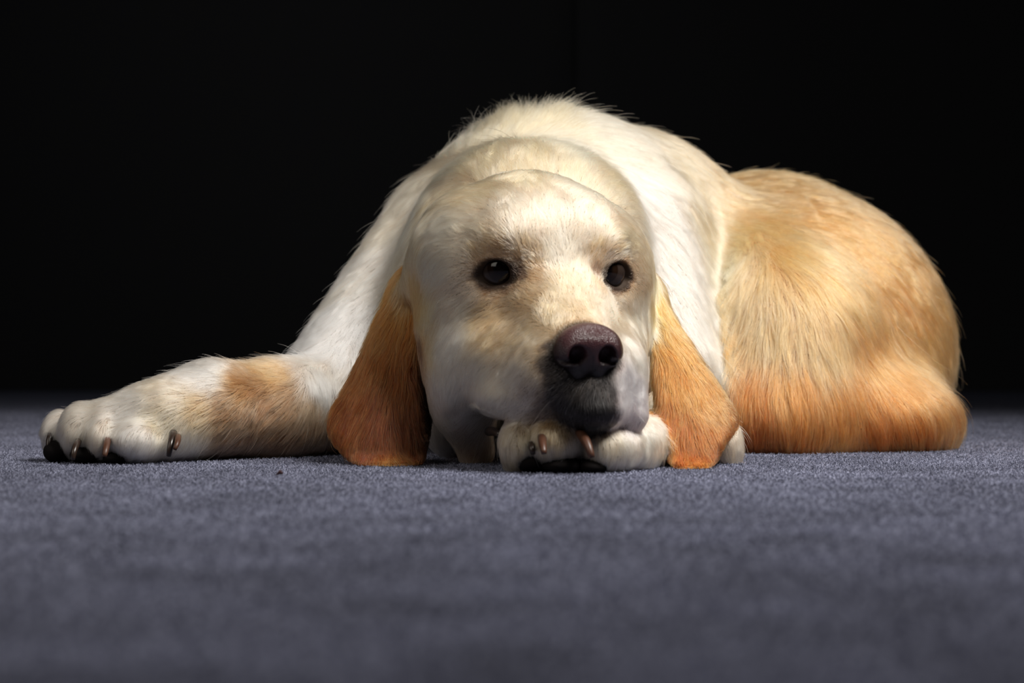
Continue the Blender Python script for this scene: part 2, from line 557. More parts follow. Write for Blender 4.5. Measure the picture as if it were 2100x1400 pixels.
# ------------------------------------------------------------------ coat map: how the hair lies, its length (cm) and its pigment, in places with shade painted in
CREAM, PALE, WHITE = (230, 193, 148), (236, 207, 171), (240, 222, 199)
TAN, GOLD, RUST, DEEP = (226, 186, 132), (222, 168, 106), (202, 124, 60), (182, 100, 44)
A = [
    # skull and forehead
    (1150, 640, -.2, -1, .6, (226, 188, 138)), (1170, 600, 0, -1, .6, (232, 200, 155)), (1150, 500, 0, -1, .7, (230, 210, 178)),
    (1150, 430, 0, -1, .8, PALE), (1050, 430, -.4, -1, .8, PALE), (1220, 430, .4, -1, .8, PALE), (1080, 372, 0, -1, 1.2, CREAM),
    (980, 400, -.7, -.7, 1.2, CREAM), (1190, 390, .5, -.8, 1.2, PALE), (920, 470, -1, -.1, 1.3, (234, 212, 178)), (900, 540, -1, .5, 1.4, (236, 214, 180)),
    (960, 480, -.8, -.4, 1.0, PALE), (1280, 480, .9, -.2, 1.0, CREAM), (1000, 500, -.6, -.5, .7, CREAM), (870, 600, -.5, 1, 1.6, (228, 190, 138)),
    (1090, 470, -.2, -1, .7, PALE), (1210, 480, .2, -1, .7, PALE), (850, 520, -.7, .9, 1.5, CREAM),
    # face
    (1090, 590, -.7, -.5, .5, (224, 184, 136)), (1230, 610, .5, -.7, .5, (234, 205, 165)), (940, 600, -1, .35, .9, PALE), (930, 700, -.9, .7, 1.1, (236, 218, 192)),
    (900, 790, -.5, .9, 1.4, (226, 210, 186)), (880, 700, -.4, 1, 1.4, (232, 196, 148)), (1000, 670, -1, .4, .7, (224, 186, 138)), (1060, 690, -1, .3, .6, (226, 192, 146)),
    (1100, 720, -1, .3, .5, (226, 196, 154)), (1060, 770, -1, .45, .7, (234, 216, 188)), (980, 780, -.9, .6, 1.0, (234, 214, 184)), (1010, 840, -.8, .7, .9, (234, 214, 184)),
    (1100, 830, -.5, .6, .6, (222, 206, 186)), (1310, 560, .9, .2, .8, CREAM), (1312, 640, .5, .9, .9, (236, 212, 176)), (1305, 720, .2, 1, .8, (238, 218, 190)),
    (1300, 800, .1, 1, .6, (240, 230, 226)), (1296, 860, 0, 1, .5, (224, 206, 204)), (1260, 650, .5, -.3, .5, (236, 210, 172)), (1180, 650, 0, -1, .4, (222, 184, 134)),
    (940, 860, -.4, 1, 1.5, (222, 210, 192)), (1150, 870, 0, 1, .3, (60, 50, 48)),
    # neck and withers
    (1100, 325, 0, -1, 2.2, CREAM), (1000, 330, -.4, -1, 2.2, CREAM), (930, 350, -.7, -.6, 2.2, (238, 212, 172)), (1180, 320, .5, -.9, 2.2, (238, 212, 172)), (1250, 360, .8, -.5, 2.0, CREAM),
    (1000, 265, -.5, -1, 2.6, PALE), (1060, 255, -.2, -1, 3.0, CREAM), (1130, 258, .2, -1, 3.0, CREAM), (1200, 262, .9, -.3, 2.2, PALE), (1300, 290, 1, .2, 1.8, PALE),
    (1400, 340, .9, .6, 1.8, CREAM), (860, 430, -.7, .7, 1.9, (238, 216, 180)), (830, 520, -.5, 1, 1.8, (236, 208, 168)), (1330, 420, .8, .5, 1.7, WHITE),
    (900, 400, -.8, .4, 1.9, CREAM),
    # right shoulder
    (1360, 480, .6, .9, 1.7, WHITE), (1400, 570, .4, 1, 1.8, WHITE), (1440, 650, .25, 1, 2.0, WHITE), (1460, 730, .2, 1, 2.2, WHITE), (1440, 450, .7, .9, 1.8, CREAM),
    (1475, 560, .3, 1, 2.0, (236, 206, 162)), 
    # left shoulder and upper arm
    (780, 470, -.6, .8, 1.8, PALE), (760, 540, -.5, .9, 1.8, WHITE), (690, 640, -.5, .9, 1.8, (240, 232, 220)), (720, 700, -.2, 1, 1.8, (240, 234, 224)), (630, 700, -.6, .7, 1.7, (238, 230, 220)),
    (650, 780, -.3, 1, 1.6, (236, 224, 206)), (690, 600, -.4, 1, 1.6, (238, 218, 190)),
    # left foreleg: tan coat, its dark browns mostly shade painted into the colour
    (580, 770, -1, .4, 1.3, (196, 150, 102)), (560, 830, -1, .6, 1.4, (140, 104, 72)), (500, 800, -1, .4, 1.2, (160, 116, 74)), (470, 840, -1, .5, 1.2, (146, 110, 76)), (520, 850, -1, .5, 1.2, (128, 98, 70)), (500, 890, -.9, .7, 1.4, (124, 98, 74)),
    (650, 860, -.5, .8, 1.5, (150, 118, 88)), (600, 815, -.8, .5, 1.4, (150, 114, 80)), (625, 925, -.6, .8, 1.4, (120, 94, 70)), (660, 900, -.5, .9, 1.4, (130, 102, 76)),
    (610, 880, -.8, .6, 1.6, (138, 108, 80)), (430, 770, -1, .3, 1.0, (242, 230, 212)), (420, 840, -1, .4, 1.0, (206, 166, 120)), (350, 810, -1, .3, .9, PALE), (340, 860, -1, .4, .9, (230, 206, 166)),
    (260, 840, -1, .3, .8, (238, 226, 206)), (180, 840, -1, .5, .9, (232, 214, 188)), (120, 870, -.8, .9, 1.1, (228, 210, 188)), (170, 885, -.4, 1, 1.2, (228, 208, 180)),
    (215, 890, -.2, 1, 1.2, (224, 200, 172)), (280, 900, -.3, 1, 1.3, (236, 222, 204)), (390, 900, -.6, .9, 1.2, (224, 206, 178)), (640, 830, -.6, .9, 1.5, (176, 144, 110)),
    # right foreleg, elbow, chest
    (1330, 920, -.2, 1, 1.1, (236, 216, 184)), (1280, 930, 0, 1, 1.0, (232, 210, 178)), (1240, 910, .2, 1, 1.0, (226, 202, 166)), (1140, 880, .05, 1, 1.1, (204, 172, 124)),
    (1130, 920, .1, 1, 1.3, (222, 198, 164)), (1165, 925, .2, 1, 1.3, (220, 196, 162)), (1065, 900, -.1, 1, 1.2, (216, 190, 152)), (1050, 940, -.1, 1, 1.3, (212, 188, 154)), (1080, 930, .2, 1, 1.3, (212, 188, 154)), (1495, 925, 0, 1, 1.2, WHITE),
    (900, 900, .1, 1, 2.2, (216, 202, 184)), (980, 920, .1, 1, 1.6, (180, 146, 116)), (950, 870, -.1, 1, 1.8, (176, 156, 132)),  # the two darker chest tones paint shade into pale fur
    # flank, rump, haunch
    (1500, 400, .8, .6, 1.4, (238, 206, 158)), (1560, 380, .9, .4, 1.3, (230, 188, 132)), (1640, 400, .8, .5, 1.3, (224, 178, 120)), (1700, 460, .7, .7, 1.5, GOLD), (1790, 520, .5, .9, 1.6, (218, 162, 98)),
    (1830, 600, .5, .9, 1.7, (214, 156, 94)), (1540, 480, .3, 1, 2.6, (234, 196, 146)), (1620, 520, .5, 1, 2.8, (228, 184, 128)), (1700, 580, .4, 1, 3.0, (222, 172, 114)),
    (1520, 580, 0, 1, 3.0, (232, 190, 142)), (1600, 650, .1, 1, 3.2, (230, 188, 140)), (1510, 680, -.05, 1, 3.2, (222, 174, 124)), (1680, 690, .1, 1, 3.3, (226, 180, 130)), (1780, 700, .25, 1, 3.2, (212, 152, 92)),
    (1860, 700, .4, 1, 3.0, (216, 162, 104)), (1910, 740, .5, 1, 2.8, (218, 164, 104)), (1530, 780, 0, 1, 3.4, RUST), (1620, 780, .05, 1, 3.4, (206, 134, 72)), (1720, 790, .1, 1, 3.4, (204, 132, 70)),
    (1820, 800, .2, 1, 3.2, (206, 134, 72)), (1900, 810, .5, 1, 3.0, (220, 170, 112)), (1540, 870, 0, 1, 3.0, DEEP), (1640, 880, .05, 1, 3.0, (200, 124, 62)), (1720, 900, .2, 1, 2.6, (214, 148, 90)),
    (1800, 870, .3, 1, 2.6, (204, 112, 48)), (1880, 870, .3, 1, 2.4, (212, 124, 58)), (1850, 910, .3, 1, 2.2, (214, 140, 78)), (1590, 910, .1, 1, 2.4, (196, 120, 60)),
    # ears
    (850, 575, -.3, 1, 1.4, (228, 182, 126)), (830, 640, -.25, 1, 1.8, (214, 148, 84)), (790, 680, -.3, 1, 1.8, (212, 146, 84)), (770, 740, -.25, 1, 2.0, (204, 130, 66)), (820, 760, -.05, 1, 1.8, (196, 122, 62)),
    (740, 830, -.3, 1, 2.0, (190, 112, 54)), (780, 860, -.15, 1, 1.8, (172, 98, 48)), (840, 850, .1, 1, 1.6, (168, 98, 50)), (700, 880, -.2, 1, 1.4, (206, 124, 58)), (760, 920, 0, 1, 1.2, (170, 96, 46)), (850, 920, .2, 1, 1.0, (184, 108, 50)),
    (790, 950, .2, 1, .7, (250, 176, 96)), (745, 950, .2, 1, .7, (250, 176, 96)), (840, 950, .2, 1, .7, (246, 170, 92)), (868, 770, .1, 1, .6, (62, 38, 26)), (877, 840, .1, 1, .6, (56, 34, 24)), (866, 700, .1, 1, .6, (90, 56, 36)), (872, 890, .1, 1, .6, (80, 46, 26)),  # near-black inner edge: shade beside the cheek painted into the ear
    (1340, 600, .3, 1, 1.6, (236, 196, 140)), (1350, 640, .5, 1, 1.8, (232, 176, 112)), (1390, 700, .45, 1, 2.0, (222, 162, 96)), (1420, 780, .3, 1, 2.0, (216, 154, 88)), (1360, 760, .15, 1, 1.8, (220, 150, 80)),
    (1460, 830, .4, 1, 1.8, (214, 156, 96)), (1420, 870, .15, 1, 1.8, (186, 116, 58)), (1380, 860, 0, 1, 1.6, (204, 132, 66)), (1490, 870, .2, 1, 1.4, (212, 148, 84)), (1440, 915, 0, 1, 1.2, (170, 104, 52)), (1390, 930, 0, 1, 1.2, (206, 122, 50)),
    (1430, 950, 0, 1, .7, (226, 140, 58)),
]
aP = np.array([raycast(a[0], a[1]) for a in A])
aN = grad(aP)
aD = np.array([[a[2], 0, 0] for a in A]) + np.array([-a[3] * c_u for a in A])
aL = np.array([a[4] for a in A]) * 0.01
def golden(a):
    c = np.array(a[5], float)
    if a[0] > 1485 and a[0] < 2000 and a[5][1] > 150 and a[1] < 840: c = c * (0.985, 0.885, 0.81)
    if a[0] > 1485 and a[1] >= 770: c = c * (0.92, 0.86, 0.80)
    return srgb(*c)


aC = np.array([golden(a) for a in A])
_, aG = field(ops, aP, want_group=True)
print('anchor groups', np.bincount(aG), [(a[0], a[1]) for a, g in zip(A, aG) if (a in A[-24:] and g < 4)])
# the side of the dog turned away from the photograph
far = [((0.05, 1.58, 0.18), (.6, .6, -.5), 2.2, CREAM), ((0.25, 1.72, 0.15), (.5, .5, -.8), 2.6, GOLD), ((0.32, 1.70, 0.06), (0.3, .2, -1), 2.6, GOLD), ((0.1, 1.62, 0.05), (.3, 0, -1), 2.6, TAN),
       ((0.28, 1.55, .22), (.8, .6, -.3), 2.0, GOLD), ((0.0, 1.5, 0.1), (.2, 0, -1), 2.4, PALE), ((0.42, 1.50, .10), (.3, .4, -1), 2.6, GOLD), ((0.20, 1.90, .03), (-1, .1, -.1), 3.0, GOLD), ((-0.1, 1.40, .10), (-.3, 0, -1), 2.0, PALE)]
aP = np.vstack([aP, [f[0] for f in far]])
aN = np.vstack([aN, grad(np.array([f[0] for f in far]))])
aD = np.vstack([aD, [f[1] for f in far]])
aL = np.concatenate([aL, [f[2] * 0.01 for f in far]])
aC = np.vstack([aC, [srgb(*f[3]) for f in far]])
aG = np.concatenate([aG, np.full(len(far), BODY)])

# markings: (px, py, radius cm, softness cm, colour, strength, length factor, groups)
BLK, DKB = (34, 27, 26), (70, 50, 40)
MARK = [
    (1024, 508, .4, .7, (192, 136, 80), .6, 1), (985, 520, .4, .4, (206, 160, 108), .6, 1), (1085, 520, .5, .7, (214, 166, 112), .55, 1), (1095, 560, .5, .6, (206, 152, 98), .7, 1),
    (1062, 548, .25, .5, (96, 66, 48), .75, .8), (1072, 566, .3, .4, (96, 66, 50), .8, .8), (1045, 590, .35, .5, (160, 116, 80), .7, .8), (1000, 592, .3, .4, (176, 132, 94), .7, .8), (1090, 610, .6, .8, (206, 158, 108), .6, 1),
    (1010, 640, .8, 1.0, (208, 162, 112), .7, 1), (1030, 680, .8, 1.0, (210, 168, 118), .6, 1),
    (1225, 520, .4, .7, (220, 172, 116), .6, 1), (1258, 512, .25, .5, (200, 142, 86), .7, 1), (1280, 540, .3, .3, (208, 156, 102), .7, 1), (1222, 556, .35, .35, (130, 90, 62), .8, .8), (1232, 590, .5, .6, (212, 166, 120), .7, .9), (1262, 592, .3, .3, (150, 108, 78), .7, .8),
    # grey-black muzzle
    (1150, 775, .6, .8, (30, 25, 25), .95, .9), (1122, 710, .15, .5, (70, 55, 48), .9, .7), (1126, 745, .35, .7, (40, 33, 32), .95, .8), (1180, 815, 1.2, .6, (22, 19, 19), .97, 1.1), (1140, 825, .9, .8, (34, 30, 30), .92, 1),
    (1240, 800, .7, .8, (24, 20, 20), .95, 1), (1215, 845, 1.1, .8, (20, 17, 17), .97, 1.1), (1255, 860, .7, .6, (24, 19, 20), .95, 1), (1170, 850, .8, .5, (24, 21, 21), .95, 1), (1105, 850, .4, .7, (92, 80, 72), .85, 1), (1220, 880, 1.0, .5, (18, 16, 16), .97, .8), (1180, 862, .6, .5, (20, 18, 18), .95, .8),
    (1278, 880, .35, .35, (60, 40, 42), .8, .8), (1050, 862, .2, .3, (120, 96, 80), .7, 1),
    (1090, 800, .5, .9, (150, 132, 116), .6, 1),
]
MARK += [(828, 622, .9, 1.0, (196, 136, 80), .95, 1.2), (838, 650, .5, .8, (176, 112, 62), .9, 1.2), (856, 585, .8, 1.4, (206, 150, 92), .9, 1.2), (842, 560, .5, 1.0, (214, 164, 108), .8, 1.2), (874, 690, .3, .9, (206, 158, 108), .7, 1), (1336, 610, .5, 1.0, (220, 166, 106), .8, 1.2)]
mP = np.array([raycast(m[0], m[1]) for m in MARK])
EYEP = np.array([H(*e) for e in EYE])
# eye opening centres at the surface
EYEO = []
for (u, v, w_) in EYE:
    a = math.atan2(0.55 * (1 if u > 0 else -1), 1.0)
    EYEO.append(H(*(np.array([u, v, w_]) + 1.45 * np.array([math.sin(a), 0.02, math.cos(a)]))))
EYEO = np.array(EYEO)


def hc_ops(lst):
    out = []
    for kind, k, sh in lst: out.append((kind, HEAD, k * 0.01, sh))
    return out


def he(u, v, w_, a, b, c): return Ell(H(u + .18, v, w_), np.array([a, b, c]) * 0.01, HR)
def hcn(a, b, ra, rb): return Cone(H(a[0] + .18, *a[1:]), H(b[0] + .18, *b[1:]), ra * 0.01, rb * 0.01)
NZ = [('+', 0, he(0, -2.85, 8.35, 1.82, 1.12, 1.2))]
for s_ in (1, -1):
    NZ += [('+', 0.45, he(1.14 * s_, -3.45, 8.4, 1.0, 1.02, 1.05)), ('+', 0.35, he(0.55 * s_, -4.4, 8.25, .68, .95, .85))]
NZ += [('+', .3, he(0, -3.6, 8.85, .5, 1.0, .6))]
for s_ in (1, -1):
    NZ += [('-', 0.2, he(0.92 * s_, -3.5, 9.5, .54, .60, 1.1)), ('-', 0.2, hcn((1.1 * s_, -3.85, 9.3), (2.3 * s_, -4.0, 8.4), .26, .13))]
NZ += [('-', 0.12, hcn((0, -3.6, 9.5), (0, -5.5, 9.15), .05, .11))]
NZ = [(k_, r_, sh_) for k_, r_, sh_ in NZ]
NZ = hc_ops(NZ)
NZF = [o_ for o_ in NZ if o_[0] == '+']


def coat(P, N, g):
    n = len(P)
    D = np.zeros((n, 3)); Ln = np.zeros(n); Cc = np.zeros((n, 3))
    ear_a = aG >= EARL
    for s in range(0, n, 40000):
        p = P[s:s + 40000]; nn = N[s:s + 40000]; gg = g[s:s + 40000]
        d2 = ((p[:, None] - aP[None]) ** 2).sum(2)
        wt = 1 / (d2 + 3e-5) ** 2
        nd = (nn @ aN.T)
        wt *= 0.15 + np.clip(nd, 0, 1) ** 1.5
        same = gg[:, None] == aG[None]
        ear_p = (gg >= EARL)[:, None]
        pen = np.where(same, 1.0, 0.25)
        pen = np.where(ear_p != ear_a[None], 2e-5, pen)
        wt *= pen
        wt /= wt.sum(1)[:, None]
        D[s:s + 40000] = wt @ (aD / np.linalg.norm(aD, axis=1)[:, None])
        Ln[s:s + 40000] = wt @ aL
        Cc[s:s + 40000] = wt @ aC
    lenf = np.ones(n)
    fr = vnoise(P, 0.004, 31)[:, 0] * 0.0015
    for (m, mp) in zip(MARK, mP):
        d = np.linalg.norm(P - mp, axis=1) + fr
        k = np.clip(1 - (d - m[2] * 0.01) / (m[3] * 0.01), 0, 1)
        k = k * k * (3 - 2 * k)
        k = np.where(g >= LEGL, 0, k)
        Cc = Cc * (1 - k * m[5])[:, None] + (k * m[5])[:, None] * srgb(*m[4])
        lenf *= 1 - k * (1 - m[6])
    Cc[:, 1] *= 0.965
    Cc = Cc ** np.where(g >= EARL, 1.25, 1.0)[:, None]
    kz = np.clip((P[:, 2] - 0.068) / 0.045, 0, 1)          # ears pale towards the root; lower-ear shade partly painted in, deeper on the left
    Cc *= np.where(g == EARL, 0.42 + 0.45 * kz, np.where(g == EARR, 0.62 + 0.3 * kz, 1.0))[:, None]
    nd_ = field(NZF, P)
    k = np.clip((0.0055 - nd_) / 0.004, 0, 1) * (g < LEGL)
    Cc = Cc * (1 - .93 * k)[:, None] + (.93 * k)[:, None] * srgb(26, 20, 20)
    lenf *= 1 - 0.5 * k
    # eye rims
    for i, eo in enumerate(EYEO):
        q = (P - eo) @ (HR @ rotY(math.atan2(0.55 * (1 if i else -1), 1.0))) * 100
        t = -0.16 * (1 if i else -1)
        qx = q[:, 0] * math.cos(t) + q[:, 1] * math.sin(t); qy = -q[:, 0] * math.sin(t) + q[:, 1] * math.cos(t)
        r = np.sqrt((qx / 1.35) ** 2 + ((qy + .05) / 0.90) ** 2 + (q[:, 2] / 2.5) ** 2)
        k = np.clip((1.28 - r) / 0.26, 0, 1) * (g == HEAD)
        Cc = Cc * (1 - 0.93 * k)[:, None] + (0.93 * k)[:, None] * srgb(44, 28, 22)
        k2 = np.clip((2.4 - r) / 1.3, 0, 1) * (g == HEAD)
        lenf *= 1 - 0.65 * k2
    D -= (D * N).sum(1)[:, None] * N
    D /= np.linalg.norm(D, axis=1)[:, None] + 1e-9
    return D, Ln * lenf, Cc


# ------------------------------------------------------------------ skin mesh
vN = grad(V)
_, _, vC = coat(V, vN, vgrp)
print('coat on skin', time.time() - T0)
skin, nt, bs = node_mat('dog_skin')
at = nt.nodes.new('ShaderNodeAttribute'); at.attribute_name = 'coat'
nt.links.new(at.outputs['Color'], bs.inputs['Base Color'])
bs.inputs['Roughness'].default_value = 0.75; bs.inputs['Specular IOR Level'].default_value = 0.2
body = mesh_obj('body', V - OFF, F, skin, dog)
body['label'] = 'cream body lying down with golden flank'
ca = body.data.attributes.new('coat', 'FLOAT_COLOR', 'POINT')
ca.data.foreach_set('color', np.hstack([vC * 0.5, np.ones((len(V), 1))]).astype(np.float32).ravel())  # coat colour darkened on the skin to paint in shade between hairs


# ------------------------------------------------------------------ nose, eyes, claws, pads
def part_sdf(name, o, h, lo, hi, mat, parent, label=None, ground=None):
    g, org = build_sdf(o, lo, hi, h, band=h * 5, ground=ground)
    v, f = surface_nets(g, org, h)
    v = refine(v, o, 1, ground)
    if ground is not None: v[:, 2] = np.maximum(v[:, 2], ground)
    ob = mesh_obj(name, v - OFF, f, mat, parent)
    if label: ob['label'] = label
    return ob


nm, nt, bs = node_mat('nose_leather')
n1 = nt.nodes.new('ShaderNodeTexVoronoi'); n1.inputs['Scale'].default_value = 1500
tc = nt.nodes.new('ShaderNodeTexCoord'); nt.links.new(tc.outputs['Object'], n1.inputs['Vector'])
bp = nt.nodes.new('ShaderNodeBump'); bp.inputs['Strength'].default_value = 0.6; bp.inputs['Distance'].default_value = 0.0006
nt.links.new(n1.outputs['Distance'], bp.inputs['Height']); nt.links.new(bp.outputs['Normal'], bs.inputs['Normal'])
at = nt.nodes.new('ShaderNodeAttribute'); at.attribute_name = 'coat'
nt.links.new(at.outputs['Color'], bs.inputs['Base Color'])
bs.inputs['Roughness'].default_value = 0.32; bs.inputs['Specular IOR Level'].default_value = 0.6
nc = H(0, -3.6, 8.4)
nose = part_sdf('nose', NZ, 0.0005, nc - 0.029, nc + 0.029, nm, dog, 'moist brown nose with two nostrils')
co = np.empty(len(nose.data.vertices) * 3, np.float32); nose.data.vertices.foreach_get('co', co)
co = co.reshape(-1, 3) + OFF
q = (co - HO) @ HR * 100
t = np.clip((q[:, 1] + 4.5) / 1.7, 0, 1)[:, None]
side = np.clip((np.abs(q[:, 0]) - 1.3) / 0.7, 0, 1)[:, None]
nclr = (srgb(30, 22, 24) * (1 - t) + srgb(70, 38, 41) * t) * (1 - 0.5 * side)
ca = nose.data.attributes.new('coat', 'FLOAT_COLOR', 'POINT')
ca.data.foreach_set('color', np.hstack([nclr, np.ones((len(co), 1))]).astype(np.float32).ravel())

em, nt, bs = node_mat('eyeball')
at = nt.nodes.new('ShaderNodeAttribute'); at.attribute_name = 'coat'
nt.links.new(at.outputs['Color'], bs.inputs['Base Color'])
bs.inputs['Roughness'].default_value = 0.05; bs.inputs['Specular IOR Level'].default_value = 0.35
for i, e in enumerate(EYEP):
    nu, nv = 40, 64
    th = np.linspace(0, math.pi, nu); ph = np.linspace(0, 2 * math.pi, nv, endpoint=False)
    gaze = CAM + np.array([0.02, -0.2, 0.15]) - e; gaze /= np.linalg.norm(gaze)
    gx = np.cross([0, 0, 1], gaze); gx /= np.linalg.norm(gx); gy = np.cross(gaze, gx)
    vv = []; cc = []
    for a in th:
        for b in ph:
            d = math.cos(a) * gaze + math.sin(a) * (math.cos(b) * gx + math.sin(b) * gy)
            r = ER * 0.01 * (1 + 0.06 * max(0, 1 - (a / 0.62) ** 2))
            vv.append(e + d * r)
            cc.append((.003, .002, .002) if a < 0.36 else ((.012, .006, .0035) if a < 0.72 else (.03, .02, .016)))
    ff = [(r_ * nv + c_, (r_ + 1) * nv + c_, (r_ + 1) * nv + (c_ + 1) % nv, r_ * nv + (c_ + 1) % nv) for r_ in range(nu - 1) for c_ in range(nv)]
    eo = mesh_obj('eye', np.array(vv) - OFF, ff, em, dog)
    eo['label'] = 'dark brown eye on the left of the photo' if i == 0 else 'dark brown eye on the right of the photo'
    ca = eo.data.attributes.new('coat', 'FLOAT_COLOR', 'POINT')
    ca.data.foreach_set('color', np.hstack([cc, np.ones((len(cc), 1))]).astype(np.float32).ravel())

clm, nt, bs = node_mat('claw_horn')
bs.inputs['Base Color'].default_value = (*srgb(74, 44, 29), 1); bs.inputs['Roughness'].default_value = 0.45
clk, nt, bs = node_mat('dark_claw_horn')
bs.inputs['Base Color'].default_value = (*srgb(46, 34, 28), 1); bs.inputs['Roughness'].default_value = 0.3
pdm, nt, bs = node_mat('pad_leather')
bs.inputs['Base Color'].default_value = (*srgb(22, 19, 19), 1); bs.inputs['Roughness'].default_value = 0.95; bs.inputs['Specular IOR Level'].default_value = 0.1


def claw(p0, p1, p2, r0, mat, label):
    """curved tapering claw through three pixel/depth points"""
    a, b, c = (W(*p) for p in (p0, p1, p2))
    n, m = 9, 10; vv = []
    for i in range(n):
        t_ = i / (n - 1)
        p = (1 - t_) ** 2 * a + 2 * t_ * (1 - t_) * b + t_ * t_ * c
        d = 2 * (1 - t_) * (b - a) + 2 * t_ * (c - b); d /= np.linalg.norm(d)
        x = np.cross(d, [0.3, 1, 0.1]); x /= np.linalg.norm(x); y = np.cross(d, x)
        r = r0 * (1 - 0.42 * t_ ** 1.6)
        for j in range(m):
            an = 2 * math.pi * j / m
            vv.append(p + r * (math.cos(an) * x + math.sin(an) * y))
    vv += [a, c]
    ff = [(i * m + j, i * m + (j + 1) % m, (i + 1) * m + (j + 1) % m, (i + 1) * m + j) for i in range(n - 1) for j in range(m)]
    ff += [(n * m, (j + 1) % m, j, j) for j in range(m)] + [(n * m + 1, (n - 1) * m + j, (n - 1) * m + (j + 1) % m, (n - 1) * m + (j + 1) % m) for j in range(m)]
    me = bpy.data.meshes.new('claw')
    me.from_pydata([tuple(v - OFF) for v in vv], [], [tuple(dict.fromkeys(f)) for f in ff])
    me.polygons.foreach_set('use_smooth', np.ones(len(me.polygons), bool))
    me.materials.append(mat)
    o = bpy.data.objects.new('claw', me); C.objects.link(o); o.parent = dog
    if label: o['label'] = label


claw((1112, 895, .975), (1112, 910, .955), (1116, 930, .953), .0029, clm, 'brown claw on middle toe under the chin')
claw((1190, 888, .975), (1205, 905, .955), (1214, 938, .955), .0033, clm, 'long amber claw between the toes under the chin')
claw((1090, 905, .985), (1090, 915, .970), (1093, 930, .972), .0028, clk, 'dark claw under the chin')
claw((1003, 884, 1.05), (1012, 882, 1.02), (1026, 892, 1.01), .0032, clk, 'black claw beside the chin')
claw((220, 900, 1.07), (218, 918, 1.052), (214, 936, 1.052), .0026, clm, 'pinkish claw on outstretched paw')
claw((356, 888, 1.075), (350, 905, 1.06), (346, 935, 1.062), .0027, clk, 'dark dewclaw on outstretched leg')
claw((365, 895, 1.070), (366, 905, 1.055), (358, 922, 1.055), .0022, clm, 'brown dewclaw on outstretched leg')
claw((108, 885, 1.10), (98, 900, 1.09), (99, 925, 1.09), .0024, clk, None)
claw((160, 905, 1.075), (150, 922, 1.062), (150, 942, 1.064), .0024, clk, None)


def pad(px, py, d, rx, rz, ry):
    d += 0.014
    sh = Ell(W(px, py, d), (L(rx, d), ry, L(rz, d)))
    c = sh.c
    part_sdf('paw_pad', [('+', 0, 0, sh)], 0.0009, c - sh.br - .004, c + sh.br + .004, pdm, dog, None, 0.0005)


for p in [(125, 925, 1.085, 34, 26, .016), (185, 932, 1.072, 40, 20, .016), (245, 938, 1.066, 32, 15, .016),
          (1090, 948, .978, 34, 22, .016), (1150, 952, .972, 42, 20, .018), (1215, 955, .975, 38, 18, .016)]:
    pad(*p)

# ------------------------------------------------------------------ fur
fm_, nt, bs = node_mat('fur_hair')
nt.nodes.remove(bs)
hb = nt.nodes.new('ShaderNodeBsdfHairPrincipled')
hb.model = 'CHIANG'; hb.parametrization = 'COLOR'
at = nt.nodes.new('ShaderNodeAttribute'); at.attribute_name = 'coat'
nt.links.new(at.outputs['Color'], hb.inputs['Color'])
hb.inputs['Roughness'].default_value = 0.42; hb.inputs['Radial Roughness'].default_value = 0.6
hb.inputs['Coat'].default_value = 0.0
nt.links.new(hb.outputs[0], nt.nodes['Material Output'].inputs['Surface'])


